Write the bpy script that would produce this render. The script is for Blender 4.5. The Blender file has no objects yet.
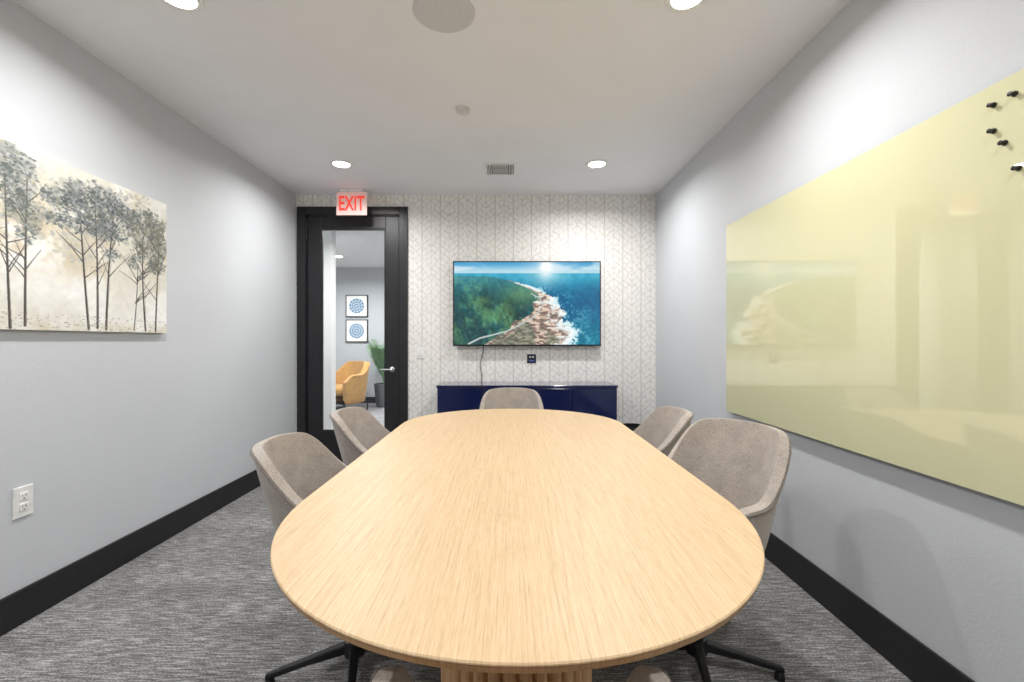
import bpy, bmesh, math, random
import numpy as np
from mathutils import Vector, Matrix
random.seed(4); rng=np.random.default_rng(7)
S=bpy.context.scene
COL=S.collection
XL,XR,YB,YR,HC=-2.17,1.495,4.64,-1.1,2.745
def s2l(c):
    return tuple(((v/255)/12.92 if v/255<=0.04045 else ((v/255+0.055)/1.055)**2.4) for v in c)
# ---------------- materials -----------------
class NT:
    def __init__(s,name):
        s.m=bpy.data.materials.new(name); s.m.use_nodes=True
        s.t=s.m.node_tree; s.n=s.t.nodes; s.l=s.t.links
        s.b=s.n['Principled BSDF']; s.out=s.n['Material Output']
    def set(s,sock,v):
        if isinstance(v,bpy.types.NodeSocket): s.l.new(v,sock)
        else: sock.default_value=v
    def M(s,op,a,b=0.0,c=None):
        n=s.n.new('ShaderNodeMath'); n.operation=op
        s.set(n.inputs[0],a); s.set(n.inputs[1],b)
        if c is not None: s.set(n.inputs[2],c)
        return n.outputs[0]
    def coord(s,scale=(1,1,1)):
        t=s.n.new('ShaderNodeTexCoord'); m=s.n.new('ShaderNodeMapping')
        m.inputs['Scale'].default_value=scale
        s.l.new(t.outputs['Object'],m.inputs['Vector']); return m.outputs[0]
    def xyz(s):
        t=s.n.new('ShaderNodeTexCoord'); x=s.n.new('ShaderNodeSeparateXYZ')
        s.l.new(t.outputs['Object'],x.inputs[0]); return x.outputs
    def noise(s,vec,scale,detail=3,rough=.55,dist=0):
        n=s.n.new('ShaderNodeTexNoise'); s.l.new(vec,n.inputs['Vector'])
        n.inputs['Scale'].default_value=scale; n.inputs['Detail'].default_value=detail
        n.inputs['Roughness'].default_value=rough; n.inputs['Distortion'].default_value=dist
        return n.outputs['Fac']
    def ramp(s,f,stops):
        n=s.n.new('ShaderNodeValToRGB'); s.l.new(f,n.inputs[0]); e=n.color_ramp.elements
        while len(e)<len(stops): e.new(.5)
        for i,(p,c) in enumerate(stops):
            e[i].position=p; e[i].color=(*s2l(c),1)
        return n.outputs[0]
    def mix(s,f,a,b,mode='MIX'):
        n=s.n.new('ShaderNodeMix'); n.data_type='RGBA'; n.blend_type=mode
        s.set(n.inputs['Factor'],f)
        for k,v in ((6,a),(7,b)):
            s.set(n.inputs[k],v if isinstance(v,bpy.types.NodeSocket) else (*s2l(v),1))
        return n.outputs[2]
    def bump(s,h,strength,dist=.01):
        n=s.n.new('ShaderNodeBump'); s.l.new(h,n.inputs['Height'])
        n.inputs['Strength'].default_value=strength; n.inputs['Distance'].default_value=dist
        s.l.new(n.outputs[0],s.b.inputs['Normal'])
    def base(s,c):
        s.set(s.b.inputs['Base Color'],c if isinstance(c,bpy.types.NodeSocket) else (*s2l(c),1))
def simple(name,c,rough=.5,metal=0,emit=None,es=1,var=.04,sc=30,coat=0):
    N=NT(name); b=N.b
    n=N.noise(N.coord(),sc,3)
    lo=tuple(max(0,v*(1-var)) for v in c); hi=tuple(min(255,v*(1+var)) for v in c)
    N.base(N.ramp(n,[(.3,lo),(.7,hi)]))
    b.inputs['Roughness'].default_value=rough; b.inputs['Metallic'].default_value=metal
    b.inputs['Coat Weight'].default_value=coat
    if emit:
        b.inputs['Emission Color'].default_value=(*s2l(emit),1); b.inputs['Emission Strength'].default_value=es
    return N.m
def wallmat(name,c,bump=.35):
    N=NT(name); v=N.coord()
    N.base(N.ramp(N.noise(v,2.2,2),[(.3,tuple(x*.985 for x in c)),(.7,c)]))
    N.b.inputs['Roughness'].default_value=.75
    N.b.inputs['Specular IOR Level'].default_value=.3
    N.bump(N.noise(v,95,3,.6),bump,.004)
    return N.m
M_wall=wallmat('painted_wall_grey',(208,211,215),.25)
M_ceil=wallmat('ceiling_paint',(244,245,248),.15)
M_wall2=wallmat('lounge_wall_grey',(192,197,202))
M_white=simple('white_plastic',(238,238,236),.45)
M_black=simple('black_satin',(22,22,24),.42,var=.15)
M_door=simple('door_black_paint',(30,30,34),.38,var=.08,sc=6)
M_base=simple('baseboard_black',(28,28,30),.45,var=.08)
M_chrome=simple('brushed_nickel',(200,200,202),.28,1)
M_dark=simple('dark_slot',(25,25,25),.6)
M_lens=simple('lamp_lens',(255,250,240),.5,emit=(255,250,242),es=9)
M_navy=simple('navy_lacquer',(14,27,74),.12,var=.05,coat=.6)
M_navyplate=simple('navy_plate',(18,24,60),.35)
M_bezel=simple('tv_bezel',(12,12,14),.25)
M_rubber=simple('black_metal',(20,20,22),.35,var=.2)
M_red=simple('exit_red',(232,60,50),.4,emit=(255,70,50),es=.6)
# exit panel
M_exit=simple('exit_panel',(240,208,203),.3,emit=(255,205,195),es=.14)
# wallpaper
def wallpaper():
    N=NT('wallpaper_twig'); X=N.xyz(); v=N.coord()
    P=.186
    u=N.M('FRACT',N.M('DIVIDE',N.M('ADD',X[0],10.0),P))
    col=N.M('FLOOR',N.M('DIVIDE',N.M('ADD',X[0],10.0),P))
    a=N.M('ABSOLUTE',N.M('SUBTRACT',u,.5))           # 0 centre .5 edge
    wob=N.M('MULTIPLY',N.noise(N.coord((3,1,3)),5,2),.35)
    # chevrons
    off=N.M('MULTIPLY',col,.37)
    dirn=N.M('SUBTRACT',N.M('MULTIPLY',N.M('MODULO',col,2.0),2.0),1.0)
    slope=N.M('MULTIPLY',N.M('MULTIPLY',a,2.3),dirn)
    zz=N.M('ADD',N.M('ADD',N.M('DIVIDE',X[2],.062),slope),N.M('ADD',off,wob))
    f=N.M('ABSOLUTE',N.M('SUBTRACT',N.M('FRACT',zz),.5))
    l1=N.M('LESS_THAN',f,.085)
    zz2=N.M('ADD',N.M('SUBTRACT',N.M('DIVIDE',X[2],.115),slope),N.M('MULTIPLY',wob,1.4))
    l2=N.M('LESS_THAN',N.M('ABSOLUTE',N.M('SUBTRACT',N.M('FRACT',zz2),.5)),.045)
    l3=N.M('LESS_THAN',N.M('ABSOLUTE',N.M('SUBTRACT',a,.485)),.017)
    l4=N.M('LESS_THAN',a,.016)
    l5=N.M('LESS_THAN',N.M('ABSOLUTE',N.M('SUBTRACT',a,.25)),.012)
    br=N.M('GREATER_THAN',N.noise(v,26,2),.47)
    l1=N.M('MULTIPLY',l1,br)
    m=N.M('MAXIMUM',N.M('MAXIMUM',l1,N.M('MULTIPLY',l2,.9)),N.M('MAXIMUM',l3,N.M('MAXIMUM',N.M('MULTIPLY',l4,.8),N.M('MULTIPLY',l5,N.M('SUBTRACT',1.0,br)))))
    bg=N.ramp(N.noise(v,3,2),[(.3,(240,238,234)),(.7,(246,244,240))])
    N.base(N.mix(N.M('MULTIPLY',m,.5),bg,(172,171,168)))
    N.b.inputs['Roughness'].default_value=.7
    return N.m
M_paper=wallpaper()
def carpet(name,lo,mid,hi):
    N=NT(name)
    a=N.noise(N.coord((7,75,1)),1.6,4,.7); b=N.noise(N.coord((60,190,1)),1.6,2,.6)
    c=N.noise(N.coord((1,2.4,1)),1.5,2)
    f=N.M('ADD',N.M('ADD',N.M('MULTIPLY',a,.55),N.M('MULTIPLY',b,.42)),N.M('MULTIPLY',c,.12))
    N.base(N.ramp(f,[(.40,lo),(.54,mid),(.67,hi)]))
    N.b.inputs['Roughness'].default_value=.95; N.b.inputs['Specular IOR Level'].default_value=.1
    N.bump(N.noise(N.coord((150,260,1)),1.5,2),.6,.006)
    return N.m
M_carpet=carpet('carpet_grey',(66,65,65),(122,121,121),(200,199,197))
M_carpet2=carpet('carpet_lounge',(100,100,104),(140,140,143),(185,185,186))
def wood(name,dark,mid,light,ver=False):
    N=NT(name)
    sc=(1,.10,1) if not ver else (1,1,.13)
    v=N.coord(sc)
    n=N.noise(v,2.4,1,.3,.15)
    rings=N.M('POWER',N.M('ABSOLUTE',N.M('SINE',N.M('MULTIPLY',n,120.0))),.5)
    fine=N.noise(N.coord((170,2.4,1) if not ver else (95,95,2.6)),1.6,4,.65)
    fine2=N.noise(N.coord((420,14,1) if not ver else (240,240,10)),1.5,2,.6)
    f=N.M('ADD',N.M('MULTIPLY',rings,.05),N.M('ADD',N.M('MULTIPLY',fine,.55),N.M('MULTIPLY',fine2,.38)))
    N.base(N.ramp(f,[(.34,dark),(.51,mid),(.67,light)]))
    N.b.inputs['Roughness'].default_value=.42
    N.b.inputs['Specular IOR Level'].default_value=.35
    return N.m
M_wood=wood('oak_table',(190,158,120),(213,184,145),(224,199,164))
M_woodedge=wood('oak_edge',(172,132,90),(190,151,108),(204,168,127))
M_woodv=wood('oak_fluted',(196,148,102),(224,180,132),(236,200,154),True)
def fabric(name,c,sc=220):
    N=NT(name); v=N.coord()
    n=N.noise(v,sc,3,.7); n2=N.noise(v,14,3)
    f=N.M('ADD',N.M('MULTIPLY',n,.7),N.M('MULTIPLY',n2,.3))
    N.base(N.ramp(f,[(.35,tuple(x*.82 for x in c)),(.65,tuple(min(255,x*1.08) for x in c))]))
    N.b.inputs['Roughness'].default_value=.9; N.b.inputs['Sheen Weight'].default_value=.25
    N.b.inputs['Specular IOR Level'].default_value=.15
    N.bump(n,.35,.002); return N.m
M_fab=fabric('taupe_fabric',(178,168,159))
M_pipe=fabric('taupe_piping',(130,121,113))
M_must=fabric('mustard_fabric',(190,147,90))
M_leaf=simple('palm_leaf',(86,122,84),.5,var=.3,sc=8)
M_pot=simple('planter_charcoal',(84,88,92),.6)
# glass board
N=NT('yellow_glass'); N.base(N.ramp(N.noise(N.coord(),.8,1),[(.3,(222,220,180)),(.7,(225,223,184))]))
N.b.inputs['Roughness'].default_value=.012; N.b.inputs['IOR'].default_value=1.75; N.b.inputs['Coat Weight'].default_value=.6; N.b.inputs['Coat IOR'].default_value=1.5; N.b.inputs['Coat Roughness'].default_value=.01; M_board=N.m
M_boardedge=simple('glass_edge',(70,96,74),.15)
# clear door glass
N=NT('clear_glass'); tr=N.n.new('ShaderNodeBsdfTransparent'); gl=N.n.new('ShaderNodeBsdfGlossy'); mx=N.n.new('ShaderNodeMixShader'); fr=N.n.new('ShaderNodeFresnel')
tr.inputs[0].default_value=(.97,.98,.98,1); gl.inputs['Roughness'].default_value=.01; fr.inputs[0].default_value=1.45
N.l.new(N.M('MULTIPLY',fr.outputs[0],.8),mx.inputs[0]); N.l.new(tr.outputs[0],mx.inputs[1]); N.l.new(gl.outputs[0],mx.inputs[2]); N.l.new(mx.outputs[0],N.out.inputs[0]); M_glass=N.m
# ---------------- mesh helpers -----------------
def mk(name,verts,faces,mat,parent=None,smooth=False,loc=(0,0,0),rot=(0,0,0)):
    me=bpy.data.meshes.new(name); me.from_pydata([tuple(v) for v in verts],[],faces); me.update()
    bm=bmesh.new(); bm.from_mesh(me); bmesh.ops.recalc_face_normals(bm,faces=bm.faces); bm.to_mesh(me); bm.free()
    o=bpy.data.objects.new(name,me); COL.objects.link(o)
    if mat: me.materials.append(mat)
    if smooth: me.polygons.foreach_set('use_smooth',[True]*len(me.polygons))
    o.location=loc; o.rotation_euler=rot
    if parent: o.parent=parent
    return o
def box(name,a,b,mat,parent=None,bev=0,seg=2,loc=(0,0,0),rot=(0,0,0)):
    (x0,y0,z0),(x1,y1,z1)=a,b
    v=[(x0,y0,z0),(x1,y0,z0),(x1,y1,z0),(x0,y1,z0),(x0,y0,z1),(x1,y0,z1),(x1,y1,z1),(x0,y1,z1)]
    f=[(0,3,2,1),(4,5,6,7),(0,1,5,4),(1,2,6,5),(2,3,7,6),(3,0,4,7)]
    o=mk(name,v,f,mat,parent,loc=loc,rot=rot)
    if bev:
        m=o.modifiers.new('b','BEVEL'); m.width=bev; m.segments=seg; m.limit_method='ANGLE'
    return o
def lathe(name,prof,mat,parent=None,seg=48,loc=(0,0,0),rot=(0,0,0),smooth=True,sx=1,sy=1):
    v=[];f=[]
    for r,z in prof:
        for i in range(seg):
            a=2*math.pi*i/seg; v.append((r*sx*math.cos(a),r*sy*math.sin(a),z))
    n=len(prof)
    for j in range(n-1):
        for i in range(seg):
            k=(i+1)%seg; f.append((j*seg+i,j*seg+k,(j+1)*seg+k,(j+1)*seg+i))
    if prof[0][0]>1e-5: f.append(tuple(range(seg))[::-1])
    if prof[-1][0]>1e-5: f.append(tuple((n-1)*seg+i for i in range(seg)))
    o=mk(name,v,f,mat,parent,smooth,loc,rot)
    if smooth:
        m=o.modifiers.new('e','EDGE_SPLIT'); m.split_angle=math.radians(40)
    return o
def tube(name,pts,r,mat,parent=None,cyc=False,radii=None):
    c=bpy.data.curves.new(name,'CURVE'); c.dimensions='3D'; c.bevel_depth=r; c.bevel_resolution=3
    sp=c.splines.new('POLY'); sp.points.add(len(pts)-1); sp.use_cyclic_u=cyc
    for i,p in enumerate(pts):
        sp.points[i].co=(*p,1)
        if radii: sp.points[i].radius=radii[i]
    c.use_fill_caps=True
    o=bpy.data.objects.new(name,c); COL.objects.link(o); c.materials.append(mat)
    if parent:o.parent=parent
    return o
def empty(name,loc=(0,0,0),rz=0):
    e=bpy.data.objects.new(name,None); e.empty_display_size=.1; e.location=loc; e.rotation_euler=(0,0,rz); COL.objects.link(e); return e
def join(objs,name):
    bpy.context.view_layer.update()
    bpy.ops.object.select_all(action='DESELECT')
    for o in objs: o.select_set(True)
    bpy.context.view_layer.objects.active=objs[0]
    bpy.ops.object.join(); o=bpy.context.view_layer.objects.active; o.name=name; return o
# ---------------- room -----------------
DX0,DX1,DZ=-2.085,-1.10,2.555   # rough opening
box('floor',(XL-.1,YR-.1,-.1),(XR+.1,YB+.06,0),M_carpet)
box('ceiling',(XL-.1,YR-.1,HC),(XR+.1,YB+.12,HC+.1),M_ceil)
box('wall_left',(XL-.1,YR-.1,0),(XL,YB+.12,HC),M_wall)
box('wall_right',(XR,YR-.1,0),(XR+.1,YB+.12,HC),M_wall)
box('wall_near',(XL,YR-.1,0),(XR,YR,HC),M_wall)
w1=box('wall_back',(XL,YB,0),(DX0,YB+.12,HC),M_paper)
w2=box('w2',(DX1,YB,0),(XR,YB+.12,HC),M_paper)
w3=box('w3',(DX0,YB,DZ),(DX1,YB+.12,HC),M_paper)
join([w1,w2,w3],'wall_back')
BH=.155
def baseb(name,a,b): box(name,a,b,M_base,bev=.004)
baseb('baseboard_left',(XL,YR,0),(XL+.015,YB,BH))
baseb('baseboard_right',(XR-.012,YR,0),(XR,YB,BH+.01))
baseb('baseboard_back',(-1.02,YB-.015,0),(XR-.012,YB,BH))
baseb('baseboard_near',(XL+.015,YR,0),(XR-.012,YR+.015,BH))
# door trim
t1=box('t1',(-2.155,YB-.02,0),(DX0+.015,YB,2.62),M_door,bev=.003)
t2=box('t2',(DX1-.015,YB-.02,0),(-1.03,YB,2.62),M_door,bev=.003)
t3=box('t3',(DX0+.015,YB-.02,DZ-.015),(DX1-.015,YB,2.62),M_door,bev=.003)
t4=box('t4',(DX0,YB,0),(DX0+.022,YB+.12,DZ),M_door)
t5=box('t5',(DX1-.022,YB,0),(DX1,YB+.12,DZ),M_door)
t6=box('t6',(DX0+.022,YB,DZ-.022),(DX1-.022,YB+.12,DZ),M_door)
tr_=empty('trim_1'); 
for n,t in zip(['casing_left','casing_right','casing_head','jamb_left','jamb_right','jamb_head'],(t1,t2,t3,t4,t5,t6)): t.name=n; t.parent=tr_
# door
d=empty('door_1')
a,b=DX0+.026,DX1-.026; y0,y1=YB+.012,YB+.055; gx0,gx1,gz0,gz1=-1.925,-1.262,.33,2.405
box('stile_hinge',(a,y0,.008),(gx0,y1,DZ-.026),M_door,d,.003)
box('stile_lock',(gx1,y0,.008),(b,y1,DZ-.026),M_door,d,.003)
box('rail_bottom',(gx0,y0,.008),(gx1,y1,gz0),M_door,d,.003)
box('rail_top',(gx0,y0,gz1),(gx1,y1,DZ-.026),M_door,d,.003)
for nm,p,q in (('bead_l',(gx0,y0+.004,gz0),(gx0+.014,y1-.004,gz1)),('bead_r',(gx1-.014,y0+.004,gz0),(gx1,y1-.004,gz1)),('bead_b',(gx0+.014,y0+.004,gz0),(gx1-.014,y1-.004,gz0+.014)),('bead_t',(gx0+.014,y0+.004,gz1-.014),(gx1-.014,y1-.004,gz1))):
    box(nm,p,q,M_black,d,.002)
box('glass_pane',(gx0+.014,y0+.018,gz0+.014),(gx1-.014,y0+.024,gz1-.014),M_glass,d)
hx=-1.195; hz=.965
lathe('rose',[(0,0),(.027,0),(.027,.008),(.022,.012),(0,.012)],M_chrome,d,loc=(hx,y0,hz),rot=(math.pi/2,0,0))
lathe('neck',[(0,0),(.010,0),(.010,.05),(0,.05)],M_chrome,d,seg=20,loc=(hx,y0,hz),rot=(math.pi/2,0,0))
tube('lever',[(hx+.006,y0-.048,hz),(hx-.03,y0-.05,hz),(hx-.11,y0-.046,hz-.002)],.010,M_chrome,d)
for i,z in enumerate((.3,.95,1.65,2.3)):
    lathe('hinge_%d'%i,[(0,0),(.008,0),(.008,.1),(0,.1)],M_rubber,d,seg=16,loc=(DX0+.022,YB-.006,z))
# ---------------- lounge beyond -----------------
LY=9.25
box('floor_lounge',(-6,YB+.06,-.1),(1.6,LY+.1,-.004),M_carpet2)
box('ceiling_lounge',(-6,YB+.12,HC),(1.6,LY+.1,HC+.1),M_ceil)
box('wall_lounge_back',(-6,LY,0),(1.6,LY+.1,HC),M_wall2)
box('wall_lounge_left',(-6.1,YB+.12,0),(-6,LY+.1,HC),M_wall2)
box('wall_lounge_right',(1.6,YB+.12,0),(1.7,LY+.1,HC),M_wall2)
box('wall_lounge_front',(-6,YB+.06,0),(XL-.1,YB+.12,HC),M_wall2)
box('wall_lounge_partition',(-6,6.05,0),(-2.36,6.2,HC),wallmat('white_partition',(232,232,230)))
baseb('baseboard_lounge',(-6,LY-.015,0),(1.6,LY,.12))
# ---------------- paint helpers -----------------
def fbm(H,W,base,oct=4,asp=1.0):
    out=np.zeros((H,W)); amp=1; tot=0
    for o in range(oct):
        gx=max(2,int(base*2**o)); gy=max(2,int(base*2**o*H/W*asp))
        g=rng.random((gy+2,gx+2))
        yy=np.linspace(0,gy,H); xx=np.linspace(0,gx,W)
        yi=yy.astype(int); xi=xx.astype(int); fy=(yy-yi)[:,None]; fx=(xx-xi)[None,:]
        fy=fy*fy*(3-2*fy); fx=fx*fx*(3-2*fx)
        a=g[yi][:,xi]; b=g[yi][:,xi+1]; c=g[yi+1][:,xi]; d_=g[yi+1][:,xi+1]
        out+=amp*((a*(1-fx)+b*fx)*(1-fy)+(c*(1-fx)+d_*fx)*fy); tot+=amp; amp*=.5
    return out/tot
def colgrid(name,img,org,U,V,mat,parent):
    """img HxWx3 sRGB 0..255 row0=top ; org = top-left; U = full width vec ; V = full downward vec"""
    H,W,_=img.shape
    u=np.linspace(0,1,W)[None,:,None]; v=np.linspace(0,1,H)[:,None,None]
    P=np.array(org)+u*np.array(U)+v*np.array(V)
    idx=np.arange(H*W).reshape(H,W)
    q=np.stack([idx[:-1,:-1],idx[1:,:-1],idx[1:,1:],idx[:-1,1:]],-1).reshape(-1,4)
    me=bpy.data.meshes.new(name); me.vertices.add(H*W); me.vertices.foreach_set('co',P.reshape(-1).astype(np.float32))
    nf=len(q); me.loops.add(nf*4); me.loops.foreach_set('vertex_index',q.reshape(-1).astype(np.int32))
    me.polygons.add(nf); me.polygons.foreach_set('loop_start',np.arange(0,nf*4,4,dtype=np.int32)); 
    me.update(calc_edges=True); me.validate()
    c=np.clip(img,0,255)/255; c=np.where(c<=.04045,c/12.92,((c+.055)/1.055)**2.4)
    A=me.color_attributes.new('paint','FLOAT_COLOR','POINT')
    A.data.foreach_set('color',np.concatenate([c,np.ones((H,W,1))],-1).reshape(-1).astype(np.float32))
    o=bpy.data.objects.new(name,me); COL.objects.link(o); me.materials.append(mat); o.parent=parent; return o
def attrmat(name,emit=0,rough=.8,basef=1):
    N=NT(name); at=N.n.new('ShaderNodeAttribute'); at.attribute_name='paint'
    if basef: N.l.new(at.outputs['Color'],N.b.inputs['Base Color'])
    else: N.b.inputs['Base Color'].default_value=(.01,.01,.01,1)
    N.b.inputs['Roughness'].default_value=rough
    if emit: N.l.new(at.outputs['Color'],N.b.inputs['Emission Color']); N.b.inputs['Emission Strength'].default_value=emit
    else: N.bump(N.noise(N.coord(),300,2),.2,.002)
    return N.m
# ---------------- TV -----------------
tv=empty('wall_tv')
tx0,tx1,tz0,tz1,ty=-.562,.922,1.205,2.057,4.565
box('tv_body',(tx0,ty,tz0),(tx1,ty+.035,tz1),M_bezel,tv,.004)
box('tv_bulge',(tx0+.2,ty+.033,tz0+.1),(tx1-.2,YB-.02,tz1-.2),M_bezel,tv,.008)
box('wall_bracket',(0,YB-.022,1.4),(.36,YB,1.8),M_rubber,tv)
H,W=260,450
v,u=np.mgrid[0:1:H*1j,0:1:W*1j]
n1=fbm(H,W,5,5); n2=fbm(H,W,24,3); n3=fbm(H,W,80,2)
def C(*c): return np.array(c,float)
def lerp(a,b,t): return a+(b-a)*t[...,None]
def ss(x,a,b): t=np.clip((x-a)/(b-a),0,1); return t*t*(3-2*t)
sunx=.63
sky=lerp(C(70,160,210),C(182,220,234),ss(v,0,.12))
cl=ss(fbm(H,W,6,4,4),.5,.7)*(v<.12)
img=lerp(sky,C(236,244,248),cl*.55)
sea=lerp(C(60,170,200),C(0,98,142),ss(v,.13,.42)); sea=lerp(sea,C(2,124,150),ss(v,.5,1)*.8)
sea=sea+((n2-.5)*30)[...,None]+((n3-.5)*14)[...,None]
glit=np.exp(-((u-sunx)/(.04+.25*np.clip(v-.13,0,1)))**2)*np.exp(-np.clip(v-.13,0,1)/.07)
sea=lerp(sea,C(226,244,246),np.clip(glit*1.0,0,1))
img=np.where((v>.135)[...,None],sea,img)
# coast slopes: hill mass left, shoreline runs diagonally to lower right
cv=np.array([.15,.19,.24,.30,.36,.42,.50,.58,.66,.75,.85,.93,1.0])
cu=np.array([.18,.30,.42,.52,.60,.68,.68,.76,.76,.74,.80,.80,.76])
coast=np.interp(v,cv,cu)+(n1-.5)*.08*ss(v,.2,.5)+(n2-.5)*.08*ss(v,.25,.6)
ridge=.16+.012*np.sin(u*9)+(n2-.5)*.02
land=(u<coast)&(v>ridge)
dc=coast-u
hill=fbm(H,W,6,4)
rel=np.gradient(hill,axis=1)*W*.045-np.gradient(hill,axis=0)*H*.02
green=lerp(C(20,70,74),C(78,128,92),ss(hill*.6+n2*.4,.38,.62))
green=green*(1+np.clip(rel,-.5,.55))[...,None]
green=lerp(green,C(74,160,176),np.clip((.46-v)*2.6,0,.75))
green=green+((n3-.5)*30)[...,None]
green=lerp(green,C(134,178,112),np.exp(-((u-.46)/.14)**2-((v-.40)/.12)**2)*.5)
img=np.where(land[...,None],green,img)
rockw=np.interp(v,[.2,.35,.5,.65,.8,.9,1.0],[.01,.05,.14,.26,.40,.50,.60])
rock=lerp(C(120,100,92),C(226,202,182),ss(fbm(H,W,40,3,2.2),.32,.66))
rock=lerp(rock,C(74,96,76),ss(n1,.58,.68)*.5)
rm=np.clip((rockw*(.75+.5*n1)-dc)/.012,0,1)*land*(v>.22)
img=lerp(img,rock,rm)
fo=np.exp(-(dc/(.012+.04*v))**2)*ss(n2*.6+n3*.4,.40,.58)*(v>.25)
img=lerp(img,C(244,250,252),np.clip(fo*1.4,0,1))
fo2=(~land)*np.exp(dc/(.05+.03*v))*ss(n3*.5+n2*.5,.48,.64)*(v>.3)
img=lerp(img,C(206,238,242),np.clip(fo2*1.2,0,.9))
fo3=land*(dc<.12)*(v>.4)*ss(fbm(H,W,22,3,2.5),.56,.66)
img=lerp(img,C(232,240,240),fo3*.9)
ru=np.array([.10,.18,.27,.36,.43,.49,.54,.58,.61,.59,.53]); rv=np.array([.99,.92,.88,.84,.78,.72,.67,.60,.51,.44,.38])
for t in np.linspace(0,len(ru)-1,700):
    i=min(int(t),len(ru)-2); f=t-i
    pu_=ru[i]*(1-f)+ru[i+1]*f; pv_=rv[i]*(1-f)+rv[i+1]*f
    dd=((u-pu_)*1.74)**2+(v-pv_)**2
    img=np.where((dd<(.003+.007*pv_)**2)[...,None],C(190,198,198),img)
glow=np.exp(-(((u-sunx)*1.74)**2+(v-.05)**2)/.004)+.45*np.exp(-(((u-sunx)*1.74)**2+(v-.06)**2)/.05)
img=lerp(img,C(250,253,252),np.clip(glow,0,.96))
colgrid('screen_picture',img,(tx0+.012,ty-.0015,tz1-.012),(tx1-tx0-.024,0,0),(0,0,-(tz1-tz0-.026)),attrmat('tv_picture',1.0,.15,0),tv)
cab=empty('tv_cable')
pts=[]
for i in range(40):
    t=i/39; pts.append((-.27+.012*math.sin(t*9)-.02*t,YB-.012,1.24-t*.42))
tube('cord',pts,.0035,M_dark,cab)
# wall data plate
pl=empty('av_wall_plate'); 
box('plate',(.185,YB-.008,1.03),(.275,YB,1.12),M_navyplate,pl,.003)
box('port_1',(.205,YB-.011,1.085),(.225,YB-.006,1.10),M_white,pl); box('port_2',(.235,YB-.011,1.085),(.255,YB-.006,1.10),M_white,pl)
box('port_3',(.205,YB-.011,1.05),(.255,YB-.006,1.06),simple('port_blue',(90,110,180),.4),pl)
# light switch
sw=empty('light_switch')
box('plate',(-.945,YB-.006,1.075),(-.865,YB,1.195),M_white,sw,.003)
box('rocker_1',(-.935,YB-.010,1.1),(-.91,YB-.005,1.17),M_white,sw,.002)
box('rocker_2',(-.90,YB-.010,1.1),(-.875,YB-.005,1.17),M_white,sw,.002)
# credenza
c=empty('credenza')
cx0,cx1,cy0,cy1,cz=-.665,1.0,4.20,4.625,.845
box('body',(cx0,cy0+.02,.09),(cx1,cy1,cz-.025),M_navy,c,.003)
box('top',(cx0-.006,cy0,cz-.025),(cx1+.006,cy1,cz),M_navy,c,.004)
for i in range(4):
    w=(cx1-cx0)/4
    box('door_%d'%i,(cx0+i*w+.003,cy0,.1),(cx0+(i+1)*w-.003,cy0+.018,cz-.03),M_navy,c,.003)
box('plinth',(cx0+.04,cy0+.05,0),(cx1-.04,cy1-.01,.09),M_black,c)
# waste bin
wb=empty('waste_bin',(1.17,4.30,0))
lathe('bin_shell',[(0,0),(.10,0),(.125,.44),(.133,.445),(.133,.455),(.12,.455),(.095,.01),(0,.01)],M_black,wb)
# ---------------- glass board -----------------
gb=empty('glass_whiteboard')
by0,by1,bz0,bz1=.66,3.06,.785,2.03
box('board_core',(1.464,by0,bz0),(1.470,by1,bz1),M_boardedge,gb)
box('glass_face',(1.4605,by0+.001,bz0+.001),(1.464,by1-.001,bz1-.001),M_board,gb,.001)
for i,(yy,zz) in enumerate(((by0+.1,bz0+.1),(by1-.1,bz0+.1),(by0+.1,bz1-.1),(by1-.1,bz1-.1))):
    lathe('standoff_%d'%i,[(0,0),(.015,0),(.015,.0245),(0,.0245)],M_chrome,gb,loc=(1.47,yy,zz),rot=(0,math.pi/2,0))
for (yy,zz) in ((1.37,1.965),(1.313,1.968),(1.37,1.887),(1.339,1.838),(1.303,1.750)):
    lathe('board_magnet',[(0,0),(.008,0),(.008,.004),(.0055,.006),(.0055,.012),(.007,.014),(.007,.017),(0,.018)],M_rubber,None,seg=24,loc=(1.4605,yy,zz),rot=(0,-math.pi/2,0))
# ---------------- painting -----------------
py0,py1,pz0,pz1=1.50,2.848,1.305,2.11
pt=empty('canvas_painting')
box('stretcher',(XL+.0015,py0,pz0),(XL+.026,py1,pz1),simple('canvas_side',(225,216,200),.8),pt,.002)
H,W=400,680
v,u=np.mgrid[0:1:H*1j,0:1:W*1j]
n1=fbm(H,W,4,5); n2=fbm(H,W,14,4); n3=fbm(H,W,60,2)
img=lerp(C(222,218,206),C(242,241,236),ss(n1,.38,.62))
img=lerp(img,C(202,188,160),ss(n1*.5+n2*.5,.47,.62)*.75*ss(v,.12,.3)*(1-ss(v,.6,.8)))
img=lerp(img,C(244,244,242),ss(v,.55,.8)*.75*(.4+.6*ss(n1,.3,.6)))
img=lerp(img,C(200,186,158),ss(v,.9,1)*.45*ss(n2,.4,.6))
img+=((n3-.5)*16)[...,None]
def pu(y): return (y-py0)/(py1-py0)*W
def pv(z): return (pz1-z)/(pz1-pz0)*H
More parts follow.
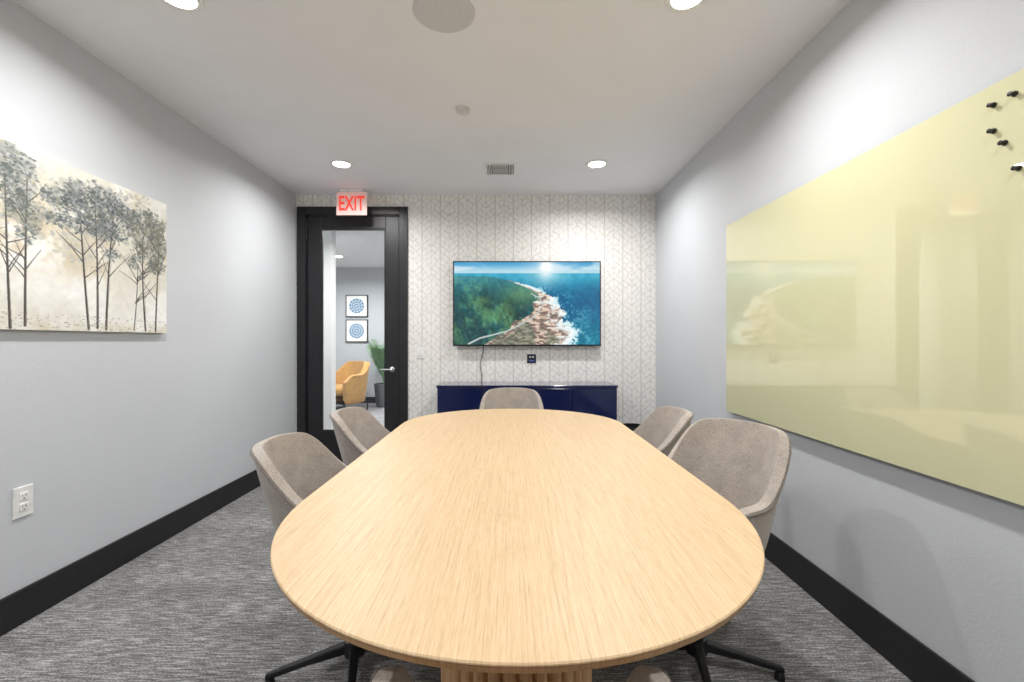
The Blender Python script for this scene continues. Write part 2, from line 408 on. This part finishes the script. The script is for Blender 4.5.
def dab(cx,cy,rx,ry,ang,col,al):
    R=int(max(rx,ry)*1.2+2); x0=max(0,int(cx)-R); x1=min(W,int(cx)+R+1); y0_=max(0,int(cy)-R); y1_=min(H,int(cy)+R+1)
    if x0>=x1 or y0_>=y1_: return
    Y,X=np.mgrid[y0_:y1_,x0:x1]; dx=X-cx; dy=Y-cy; ca,sa=math.cos(ang),math.sin(ang)
    q=((dx*ca+dy*sa)/rx)**2+((-dx*sa+dy*ca)/ry)**2
    m=np.clip((1.25-q)/.5,0,1)*al
    img[y0_:y1_,x0:x1]+= (np.array(col)-img[y0_:y1_,x0:x1])*m[...,None]
def stroke(x0,y0_,x1,y1_,w0,w1,col,curve=0,al=.9):
    L=math.hypot(x1-x0,y1_-y0_); n=int(L/1.2)+2
    for i in range(n):
        t=i/(n-1); px=x0+(x1-x0)*t+curve*math.sin(t*math.pi)+random.uniform(-.4,.4); py=y0_+(y1_-y0_)*t
        w=w0+(w1-w0)*t; dab(px,py,w,w,0,col,al)
def foliage(cx,cz,ry,rz,n,pal,size=(2,6),wash=True):
    if wash:
        for i in range(max(4,n//12)):
            a=random.uniform(0,6.28); k=random.random()**.5*1.0
            s=random.uniform(8,18); dab(pu(cx+ry*k*math.cos(a)),pv(cz+rz*k*math.sin(a)),s*1.3,s*.8,random.uniform(-.4,.4),random.choice(pal),.16)
    for i in range(n):
        k=random.random()**.75*random.uniform(.9,1.35); a=random.uniform(0,2*math.pi)
        y=cx+ry*k*math.cos(a); z=cz+rz*k*math.sin(a)
        s=random.uniform(*size)
        dab(pu(y),pv(z),s,s*random.uniform(.35,.7),random.uniform(-1,1),random.choice(pal),random.uniform(.3,.75))
def tree(y,topz,stems,cl,pal,spread=.05,w=3.2):
    for s in range(stems):
        yb=y+(s-(stems-1)/2)*spread; yt=yb+random.uniform(-.03,.03)+(s-(stems-1)/2)*spread*.9
        xb,xt=pu(yb),pu(yt); zb=pz0+.005+random.uniform(0,.02)
        stroke(xb,pv(zb),xt,pv(topz),w,1.2,(72,68,64),random.uniform(-7,7),.8)
        stroke(xb+1.2,pv(zb),xt+1,pv(topz),w*.3,.5,(150,140,124),0,.5)
        for b in range(9):
            t=random.uniform(.3,.95); bx=xb+(xt-xb)*t; bz=zb+(topz-zb)*t
            ex=bx+random.choice((-1,1))*random.uniform(20,75); ez=bz+random.uniform(.05,.16)
            stroke(bx,pv(bz),ex,pv(ez),1.6,.7,(84,80,76),random.uniform(-6,6),.75)
    for (a,b,c_,d_,n) in cl: foliage(a,b,c_,d_,n,pal)
grey=[(86,94,98),(104,112,116),(128,134,136),(70,78,84),(150,156,158),(106,112,104),(96,102,94),(178,182,180),(122,126,112)]
olive=[(116,116,98),(140,138,116),(98,100,90),(168,162,140),(86,90,84),(122,126,114),(102,106,98)]
for q in range(16):
    foliage(random.uniform(py0,py1),random.uniform(1.68,2.08),.13,.08,80,[(190,190,184),(204,202,192),(176,178,174),(206,194,168)],(3,9))
tree(1.62,1.95,2,[(1.62,1.96,.16,.12,480),(1.72,1.84,.09,.06,160)],grey)
tree(1.80,1.9,1,[(1.8,1.93,.12,.1,280)],olive)
tree(1.985,1.98,2,[(1.95,2.0,.10,.09,380),(1.99,1.86,.09,.07,240),(2.03,1.75,.05,.05,80)],grey,.06)
tree(2.37,2.0,3,[(2.36,1.99,.17,.075,560),(2.20,1.93,.11,.05,290),(2.50,1.95,.12,.07,330),(2.27,1.85,.10,.045,180),(2.45,1.83,.11,.045,200),(2.16,1.83,.06,.03,80),(2.36,1.88,.10,.05,160),(2.45,1.72,.05,.03,50)],grey+[(60,66,74)],.05,3.6)
tree(2.72,1.90,2,[(2.71,1.95,.13,.075,430),(2.78,1.84,.07,.08,290),(2.66,1.79,.07,.05,150),(2.75,1.70,.07,.04,130),(2.6,1.90,.08,.05,140)],olive+grey[:3],.075,3.4)
tree(2.60,1.7,1,[(2.6,1.72,.05,.05,60)],grey,.05,2.0)
for i in range(500):
    dab(random.uniform(0,W),random.uniform(H*.9,H),random.uniform(1,5),random.uniform(.6,1.5),random.uniform(-.4,.4),random.choice([(150,140,118),(190,180,158),(120,112,98),(222,218,210)]),.5)
colgrid('painted_canvas',img,(XL+.0268,py0,pz1),(0,py1-py0,0),(0,0,-(pz1-pz0)),attrmat('painting_paint'),pt)
# ---------------- outlet -----------------
ol=empty('wall_outlet')
oy,oz=2.028,.54
box('plate',(XL,oy-.042,oz-.068),(XL+.007,oy+.042,oz+.068),M_white,ol,.003)
for s in(-1,1):
    box('receptacle',(XL+.005,oy-.018,oz+s*.024-.017),(XL+.010,oy+.018,oz+s*.024+.017),M_white,ol,.004)
    for k in(-1,1): box('slot',(XL+.0085,oy+k*.007-.0012,oz+s*.024-.002),(XL+.0105,oy+k*.007+.0012,oz+s*.024+.009),M_dark,ol)
    lathe('ground_hole',[(0,0),(.0028,0),(.0028,.001),(0,.001)],M_dark,ol,seg=12,loc=(XL+.0098,oy,oz+s*.024-.009),rot=(0,math.pi/2,0))
# ---------------- ceiling fixtures -----------------
def downlight(x,y,E):
    e=empty('recessed_downlight',(x,y,HC))
    lathe('trim_ring',[(.068,-.001),(.094,-.001),(.092,-.006),(.074,-.008),(.067,-.004)],M_white,e)
    lathe('lens',[(0,-.004),(.068,-.004)],M_lens,e)
    L=bpy.data.lights.new('lamp','AREA'); L.shape='DISK'; L.size=.134; L.energy=E; L.color=(1,.99,.98); L.spread=math.radians(160)
    o=bpy.data.objects.new('lamp',L); o.location=(0,0,-.010); COL.objects.link(o); o.parent=e
for (x,y) in [(-1.41,3.83),(.74,3.83),(-1.43,1.97),(.771,1.97),(-1.43,.11),(.771,.11)]: downlight(x,y,18.7)  # last pair is out of view, added as fill light for the room
for (x,y) in ((-3.0,8.0),(-3.0,6.9),(-1.6,8.0),(-1.6,5.6),(-.2,7.0),(-3.6,5.4)): downlight(x,y,32)  # lounge lamps, added to light the room beyond the door
e=empty('ceiling_speaker',(-.294,2.06,HC))
lathe('grille',[(0,-.006),(.12,-.006),(.135,-.005),(.141,0)],simple('speaker_grille',(212,212,214),.7,var=.06,sc=400),e)
e=empty('smoke_detector',(-.295,2.92,HC))
lathe('body',[(0,-.03),(.028,-.03),(.034,-.025),(.036,-.020),(.044,-.019),(.046,-.008),(.046,0)],simple('detector_plastic',(214,214,214),.5),e)
e=empty('air_vent',(-.075,3.945,HC))
for n_,a_,b_ in (('f1',(-.135,-.135,-.008),(.135,-.115,0)),('f2',(-.135,.115,-.008),(.135,.135,0)),('f3',(-.135,-.115,-.008),(-.115,.115,0)),('f4',(.115,-.115,-.008),(.135,.115,0))):
    box(n_,a_,b_,M_white,e,.002)
box('backing',(-.115,-.115,-.003),(.115,.115,-.001),simple('vent_dark',(50,50,52),.7),e)
for i in range(8):
    yy=-.098+i*.028
    box('louvre_%d'%i,(-.07,yy-.005,-.007),(.07,yy+.005,-.005),M_white,e)
for i in range(3):
    for s in(-1,1): box('side_louvre',(s*(.08+i*.013)-.003,-.113,-.007),(s*(.08+i*.013)+.003,.113,-.005),M_white,e)
# exit sign
e=empty('exit_sign',(-1.545,4.47,0))
box('canopy',(-.11,-.03,2.715),(.11,.03,2.745),M_white,e,.004)
box('panel',(-.15,-.005,2.49),(.15,.005,2.715),M_exit,e,.002)
tc=bpy.data.curves.new('lettering','FONT'); tc.body='EXIT'; tc.size=.2; tc.align_x='CENTER'; tc.align_y='CENTER'; tc.extrude=.001; tc.offset=.0035; tc.space_character=1.0
to=bpy.data.objects.new('lettering',tc); COL.objects.link(to); tc.materials.append(M_red); to.location=(0,-.0065,2.598); to.rotation_euler=(math.pi/2,0,0); to.scale=(.62,1,1); to.parent=e
# ---------------- table -----------------
TX=.020; TR=.675; TE=.745; TY0,TY1=.712,3.40
def track(off,n=48,ex=2.04):
    pts=[]; r=TR-off; ry=TE-off
    for k in range(n+1):
        a=math.pi+math.pi*k/n
        c_,s_=math.cos(a),math.sin(a)
        pts.append((TX+r*math.copysign(abs(c_)**(2/ex),c_),TY0+TE+ry*math.copysign(abs(s_)**(2/ex),s_)))
    ry=.62-off
    for k in range(n+1):
        a=math.pi*k/n; c_,s_=math.cos(a),math.sin(a)
        pts.append((TX+r*math.copysign(abs(c_)**(2/ex),c_),TY1-.62+ry*math.copysign(abs(s_)**(2/ex),s_)))
    return pts
def loft(name,rings,mat,parent,smooth=False):
    v=[];f=[]; n=len(rings[0][0])
    for pts,z in rings:
        v+=[(x,y,z) for x,y in pts]
    for j in range(len(rings)-1):
        for i in range(n):
            k=(i+1)%n; f.append((j*n+i,j*n+k,(j+1)*n+k,(j+1)*n+i))
    f.append(tuple(range(n))[::-1]); f.append(tuple((len(rings)-1)*n+i for i in range(n)))
    return mk(name,v,f,mat,parent,smooth)
tb=empty('conference_table')
loft('tabletop',[(track(.003),.742),(track(0),.745),(track(0),.7475),(track(.0025),.75)],M_wood,tb)
loft('tabletop_edge',[(track(.05),.716),(track(.006),.730),(track(.002),.742)],M_woodedge,tb)
def fluted(name,cy):
    N_=32; ring=[]
    for i in range(N_*6):
        a=2*math.pi*i/(N_*6); fl=abs(math.sin(a*N_/2))
        r=.205-.020*(1-fl**.6)
        ring.append((TX+r*math.cos(a)*1.0,cy+r*math.sin(a)))
    return loft(name,[(ring,.02),(ring,.716)],M_woodv,tb)
fluted('pedestal_near',1.25); fluted('pedestal_far',2.80)
for i,cy in enumerate((1.25,2.80)):
    lathe('pedestal_foot_%d'%i,[(0,0),(.19,0),(.19,.02),(0,.02)],M_black,tb,loc=(TX,cy,0))
# ---------------- chairs -----------------
def sse(a,ex):
    c_,s_=math.cos(a),math.sin(a)
    return math.copysign(abs(c_)**(2/ex),c_),math.copysign(abs(s_)**(2/ex),s_)
def smooth1(x,a,b):
    t=min(1,max(0,(x-a)/(b-a))); return t*t*(3-2*t)
def shell(parent,mat,pipemat,dz=0,W=.262,D=.24,fwd=.21,back=.875,arm=.675,front=.50,z0=.40,thick=.036,recline=.085,nt=37,taper=.68):
    verts=[];faces=[];rim=[]
    rows=[-2,-1,0,.12,.28,.46,.64,.82,1.0]
    for j,vv in enumerate(rows):
        for i in range(nt):
            t=-1+2*i/(nt-1); at=abs(t)
            if at<.68:
                th=t/.68*math.pi/2; c_,s_=math.cos(th),math.sin(th)
                x=W*math.copysign(abs(s_)**(2/2.5),s_); y=-D*abs(c_)**(2/2.5)
                dg=abs(math.degrees(th))
                h=back-.012*(min(dg,40)/40)**2
                h=h+(arm-h)*smooth1(dg,36,86)
                bk=abs(c_)**.8
            else:
                q=(at-.68)/.32; x=math.copysign(W*(1-.06*q),t); y=fwd*q; bk=0
                h=arm+(front-arm)*smooth1(q,.35,1)
            if vv>=0:
                z=z0+vv*(h-z0); zf=(z-z0)/(back-z0)
                g=min(1,zf*1.12)**.78
                k=taper+(1-taper)*g
                yy=y*(.84+.16*g)-recline*bk*zf**1.2
                verts.append((x*k,yy,z+dz))
            else:
                k=.55 if vv==-1 else .15
                verts.append((x*k,y*k*.9,z0-.025-.008*(-vv)+dz))
            if vv==1.0: rim.append(verts[-1])
    for j in range(len(rows)-1):
        for i in range(nt-1):
            faces.append((j*nt+i,j*nt+i+1,(j+1)*nt+i+1,(j+1)*nt+i))
    o=mk('shell',verts,faces,mat,parent,True)
    m=o.modifiers.new('s','SOLIDIFY'); m.thickness=thick; m.offset=0
    m=o.modifiers.new('b','BEVEL'); m.width=.010; m.segments=2; m.limit_method='ANGLE'; m.angle_limit=math.radians(50)
    m=o.modifiers.new('ss','SUBSURF'); m.levels=1; m.render_levels=2
    out=[]
    for p in rim:
        L=math.hypot(p[0],p[1]) or 1
        out.append((p[0]*(1+(thick*.5+.001)/L),p[1]*(1+(thick*.5+.001)/L),p[2]-.012))
    tube('piping',out,.0035,pipemat,parent)
    return o
def cushion(parent,mat,cx,cy,cz,rx,ry,rz,name='seat_cushion'):
    v=[];f=[];nu,nv=40,14
    for j in range(nv+1):
        ph=-math.pi/2+math.pi*j/nv; cp,sp=math.cos(ph),math.sin(ph)
        rr=abs(cp)**(.45); zz=math.copysign(abs(sp)**.6,sp)
        for i in range(nu):
            a_,b_=sse(2*math.pi*i/nu,3.0)
            v.append((cx+rx*rr*a_,cy+ry*rr*b_,cz+rz*zz))
    for j in range(nv):
        for i in range(nu):
            k=(i+1)%nu; f.append((j*nu+i,j*nu+k,(j+1)*nu+k,(j+1)*nu+i))
    o=mk(name,v,f,mat,parent,True); 
    bm=bmesh.new(); bm.from_mesh(o.data); bmesh.ops.remove_doubles(bm,verts=bm.verts,dist=1e-4); bm.to_mesh(o.data); bm.free()
    return o
def chair(x,y,face,dz=0,rbase=.3,nl=4,arm=.675):
    """face: direction angle (deg) the sitter looks, 90=+Y"""
    e=empty('office_chair',(x,y,0),math.radians(face-90))
    shell(e,M_fab,M_pipe,dz,arm=arm)
    cushion(e,M_fab,0,.01,.445+dz,.195,.215,.042)
    box('seat_plate',(-.09,-.09,.335+dz),(.09,.09,.365+dz),M_rubber,e,.006)
    lathe('gas_column',[(0,.09),(.026,.09),(.026,.22),(.016,.225),(.016,.34+dz),(0,.34+dz)],M_rubber,e,seg=24)
    lathe('hub',[(0,.07),(.04,.07),(.044,.09),(.038,.125),(0,.125)],M_rubber,e,seg=24)
    tube('tilt_lever',[(.05,.02,.345+dz),(.16,.03,.34+dz),(.21,.03,.335+dz)],.005,M_rubber,e)
    for i in range(nl):
        a=rbase+2*math.pi*i/nl; c_,s_=math.cos(a),math.sin(a); L=.31
        v=[];f=[]
        for (r,w,zt,zb) in ((.02,.018,.118,.080),(.16,.014,.083,.058),(L,.010,.045,.024)):
            for (o_,zz) in ((-w,zb),(w,zb),(w,zt),(-w,zt)):
                v.append((r*c_-o_*s_,r*s_+o_*c_,zz))
        for j in range(2):
            for k in range(4):
                f.append((j*4+k,j*4+(k+1)%4,(j+1)*4+(k+1)%4,(j+1)*4+k))
        f.append((3,2,1,0)); f.append((8,9,10,11))
        o=mk('leg_%d'%i,v,f,M_rubber,e); m=o.modifiers.new('b','BEVEL'); m.width=.005; m.segments=2
        lathe('glide_%d'%i,[(0,0),(.019,0),(.017,.018),(.01,.028),(0,.028)],M_rubber,e,seg=20,loc=(L*.95*c_,L*.95*s_,0))
    return e
chair(-.585,1.73,3,.012,.2)
chair(-.62,2.52,0,.0,.2)
chair(.715,1.74,210,.045,2.45,arm=.645)
chair(.655,2.54,180,.0,.4)
chair(.02,3.39,270,.0,.3)
chair(.02,.735,90,.01,.7)
# ---------------- lounge furniture -----------------
for k,(z0,z1) in enumerate(((1.74,2.19),(1.23,1.69))):
    e=empty('framed_print'); x0,x1=-3.31,-2.86
    box('frame',(x0,LY-.03,z0),(x1,LY,z1),M_black,e,.003)
    box('mat_board',(x0+.02,LY-.033,z0+.02),(x1-.02,LY-.028,z1-.02),M_white,e)
    N=NT('blue_medallion'); X=N.xyz(); 
    r=N.M('SQRT',N.M('ADD',N.M('MULTIPLY',X[0],X[0]),N.M('MULTIPLY',X[1],X[1])))
    an=N.M('ARCTAN2',X[1],X[0])
    p=N.M('ADD',N.M('MULTIPLY',N.M('SINE',N.M('MULTIPLY',r,130.0)),.5),N.M('MULTIPLY',N.M('SINE',N.M('MULTIPLY',an,12.0+6*k)),.5))
    N.base(N.ramp(N.M('ADD',N.M('MULTIPLY',p,.5),.5),[(.3,(84,128,166)),(.7,(196,212,224))])); 
    lathe('medallion',[(0,0),(.15,0),(.15,.002),(0,.002)],N.m,e,loc=((x0+x1)/2,LY-.034,(z0+z1)/2),rot=(math.pi/2,0,0))
e=empty('lounge_armchair',(-2.98,8.2,0),math.radians(150))
shell(e,M_must,M_must,0,.36,.34,.28,.88,.66,.54,.20,.10,.05,33,.90)
cushion(e,M_must,0,.03,.38,.28,.30,.09)
box('base_plate',(-.2,-.2,.14),(.2,.2,.17),M_rubber,e,.01)
for sx in(-1,1):
    tube('leg_frame',[(sx*.30,-.28,.012),(sx*.30,.26,.012),(sx*.30,.26,.16),(sx*.15,.0,.155),(sx*.30,-.28,.16),(sx*.30,-.28,.012)],.012,M_rubber,e)
e=empty('potted_palm',(-2.40,8.75,0))
lathe('planter',[(0,0),(.15,0),(.19,.42),(.19,.44),(.165,.44),(.16,.38),(0,.38)],M_pot,e)
lathe('soil',[(0,.385),(.16,.385)],M_dark,e,seg=24)
for i in range(17):
    a=i*2.399; L=random.uniform(.72,1.0); lean=random.uniform(.3,.9); stem=[]
    for k in range(12):
        t=k/11; rr=min(.44/ max(.3,t+.001) if t>.99 else 9,L*lean*t**1.25*.56); zz=.38+L*1.10*t-.33*lean*L*t**2.6
        stem.append(Vector((rr*math.cos(a),rr*math.sin(a)*.7,zz)))
    tube('frond_stem_%d'%i,[tuple(p) for p in stem],.005,M_leaf,e)
    v=[];f=[]
    side=Vector((-math.sin(a),math.cos(a),0))
    for k in range(3,12):
        for j in(0,.5):
            if k+j>11: continue
            p=stem[k].lerp(stem[min(11,k+1)],j); T=(stem[k]-stem[k-1]).normalized(); l=.17*math.sin(math.pi*min(.95,(k+j-2)/10))+.03
            for s in(-1,1):
                dv=(side*s+T*.7+Vector((0,0,-.25))).normalized(); w=T*.008
                b0=len(v); v+=[p-w,p+dv*l*.5-w*1.4,p+dv*l,p+dv*l*.5+w*1.4,p+w]; f.append((b0,b0+1,b0+2,b0+3,b0+4))
    mk('frond_%d'%i,v,f,M_leaf,e)
# ---------------- world & camera -----------------
w=bpy.data.worlds.new('World'); S.world=w; w.use_nodes=True
w.node_tree.nodes['Background'].inputs[0].default_value=(.8,.85,.9,1); w.node_tree.nodes['Background'].inputs[1].default_value=.5
cam=bpy.data.cameras.new('camera'); cam.lens=16; cam.sensor_width=36; cam.clip_start=.02; cam.shift_x=3/1024
co=bpy.data.objects.new('camera',cam); COL.objects.link(co); co.location=(0,0,1.255); co.rotation_euler=(math.pi/2,0,0); S.camera=co
S.view_settings.view_transform='Standard'; S.view_settings.look='None'; S.view_settings.exposure=0
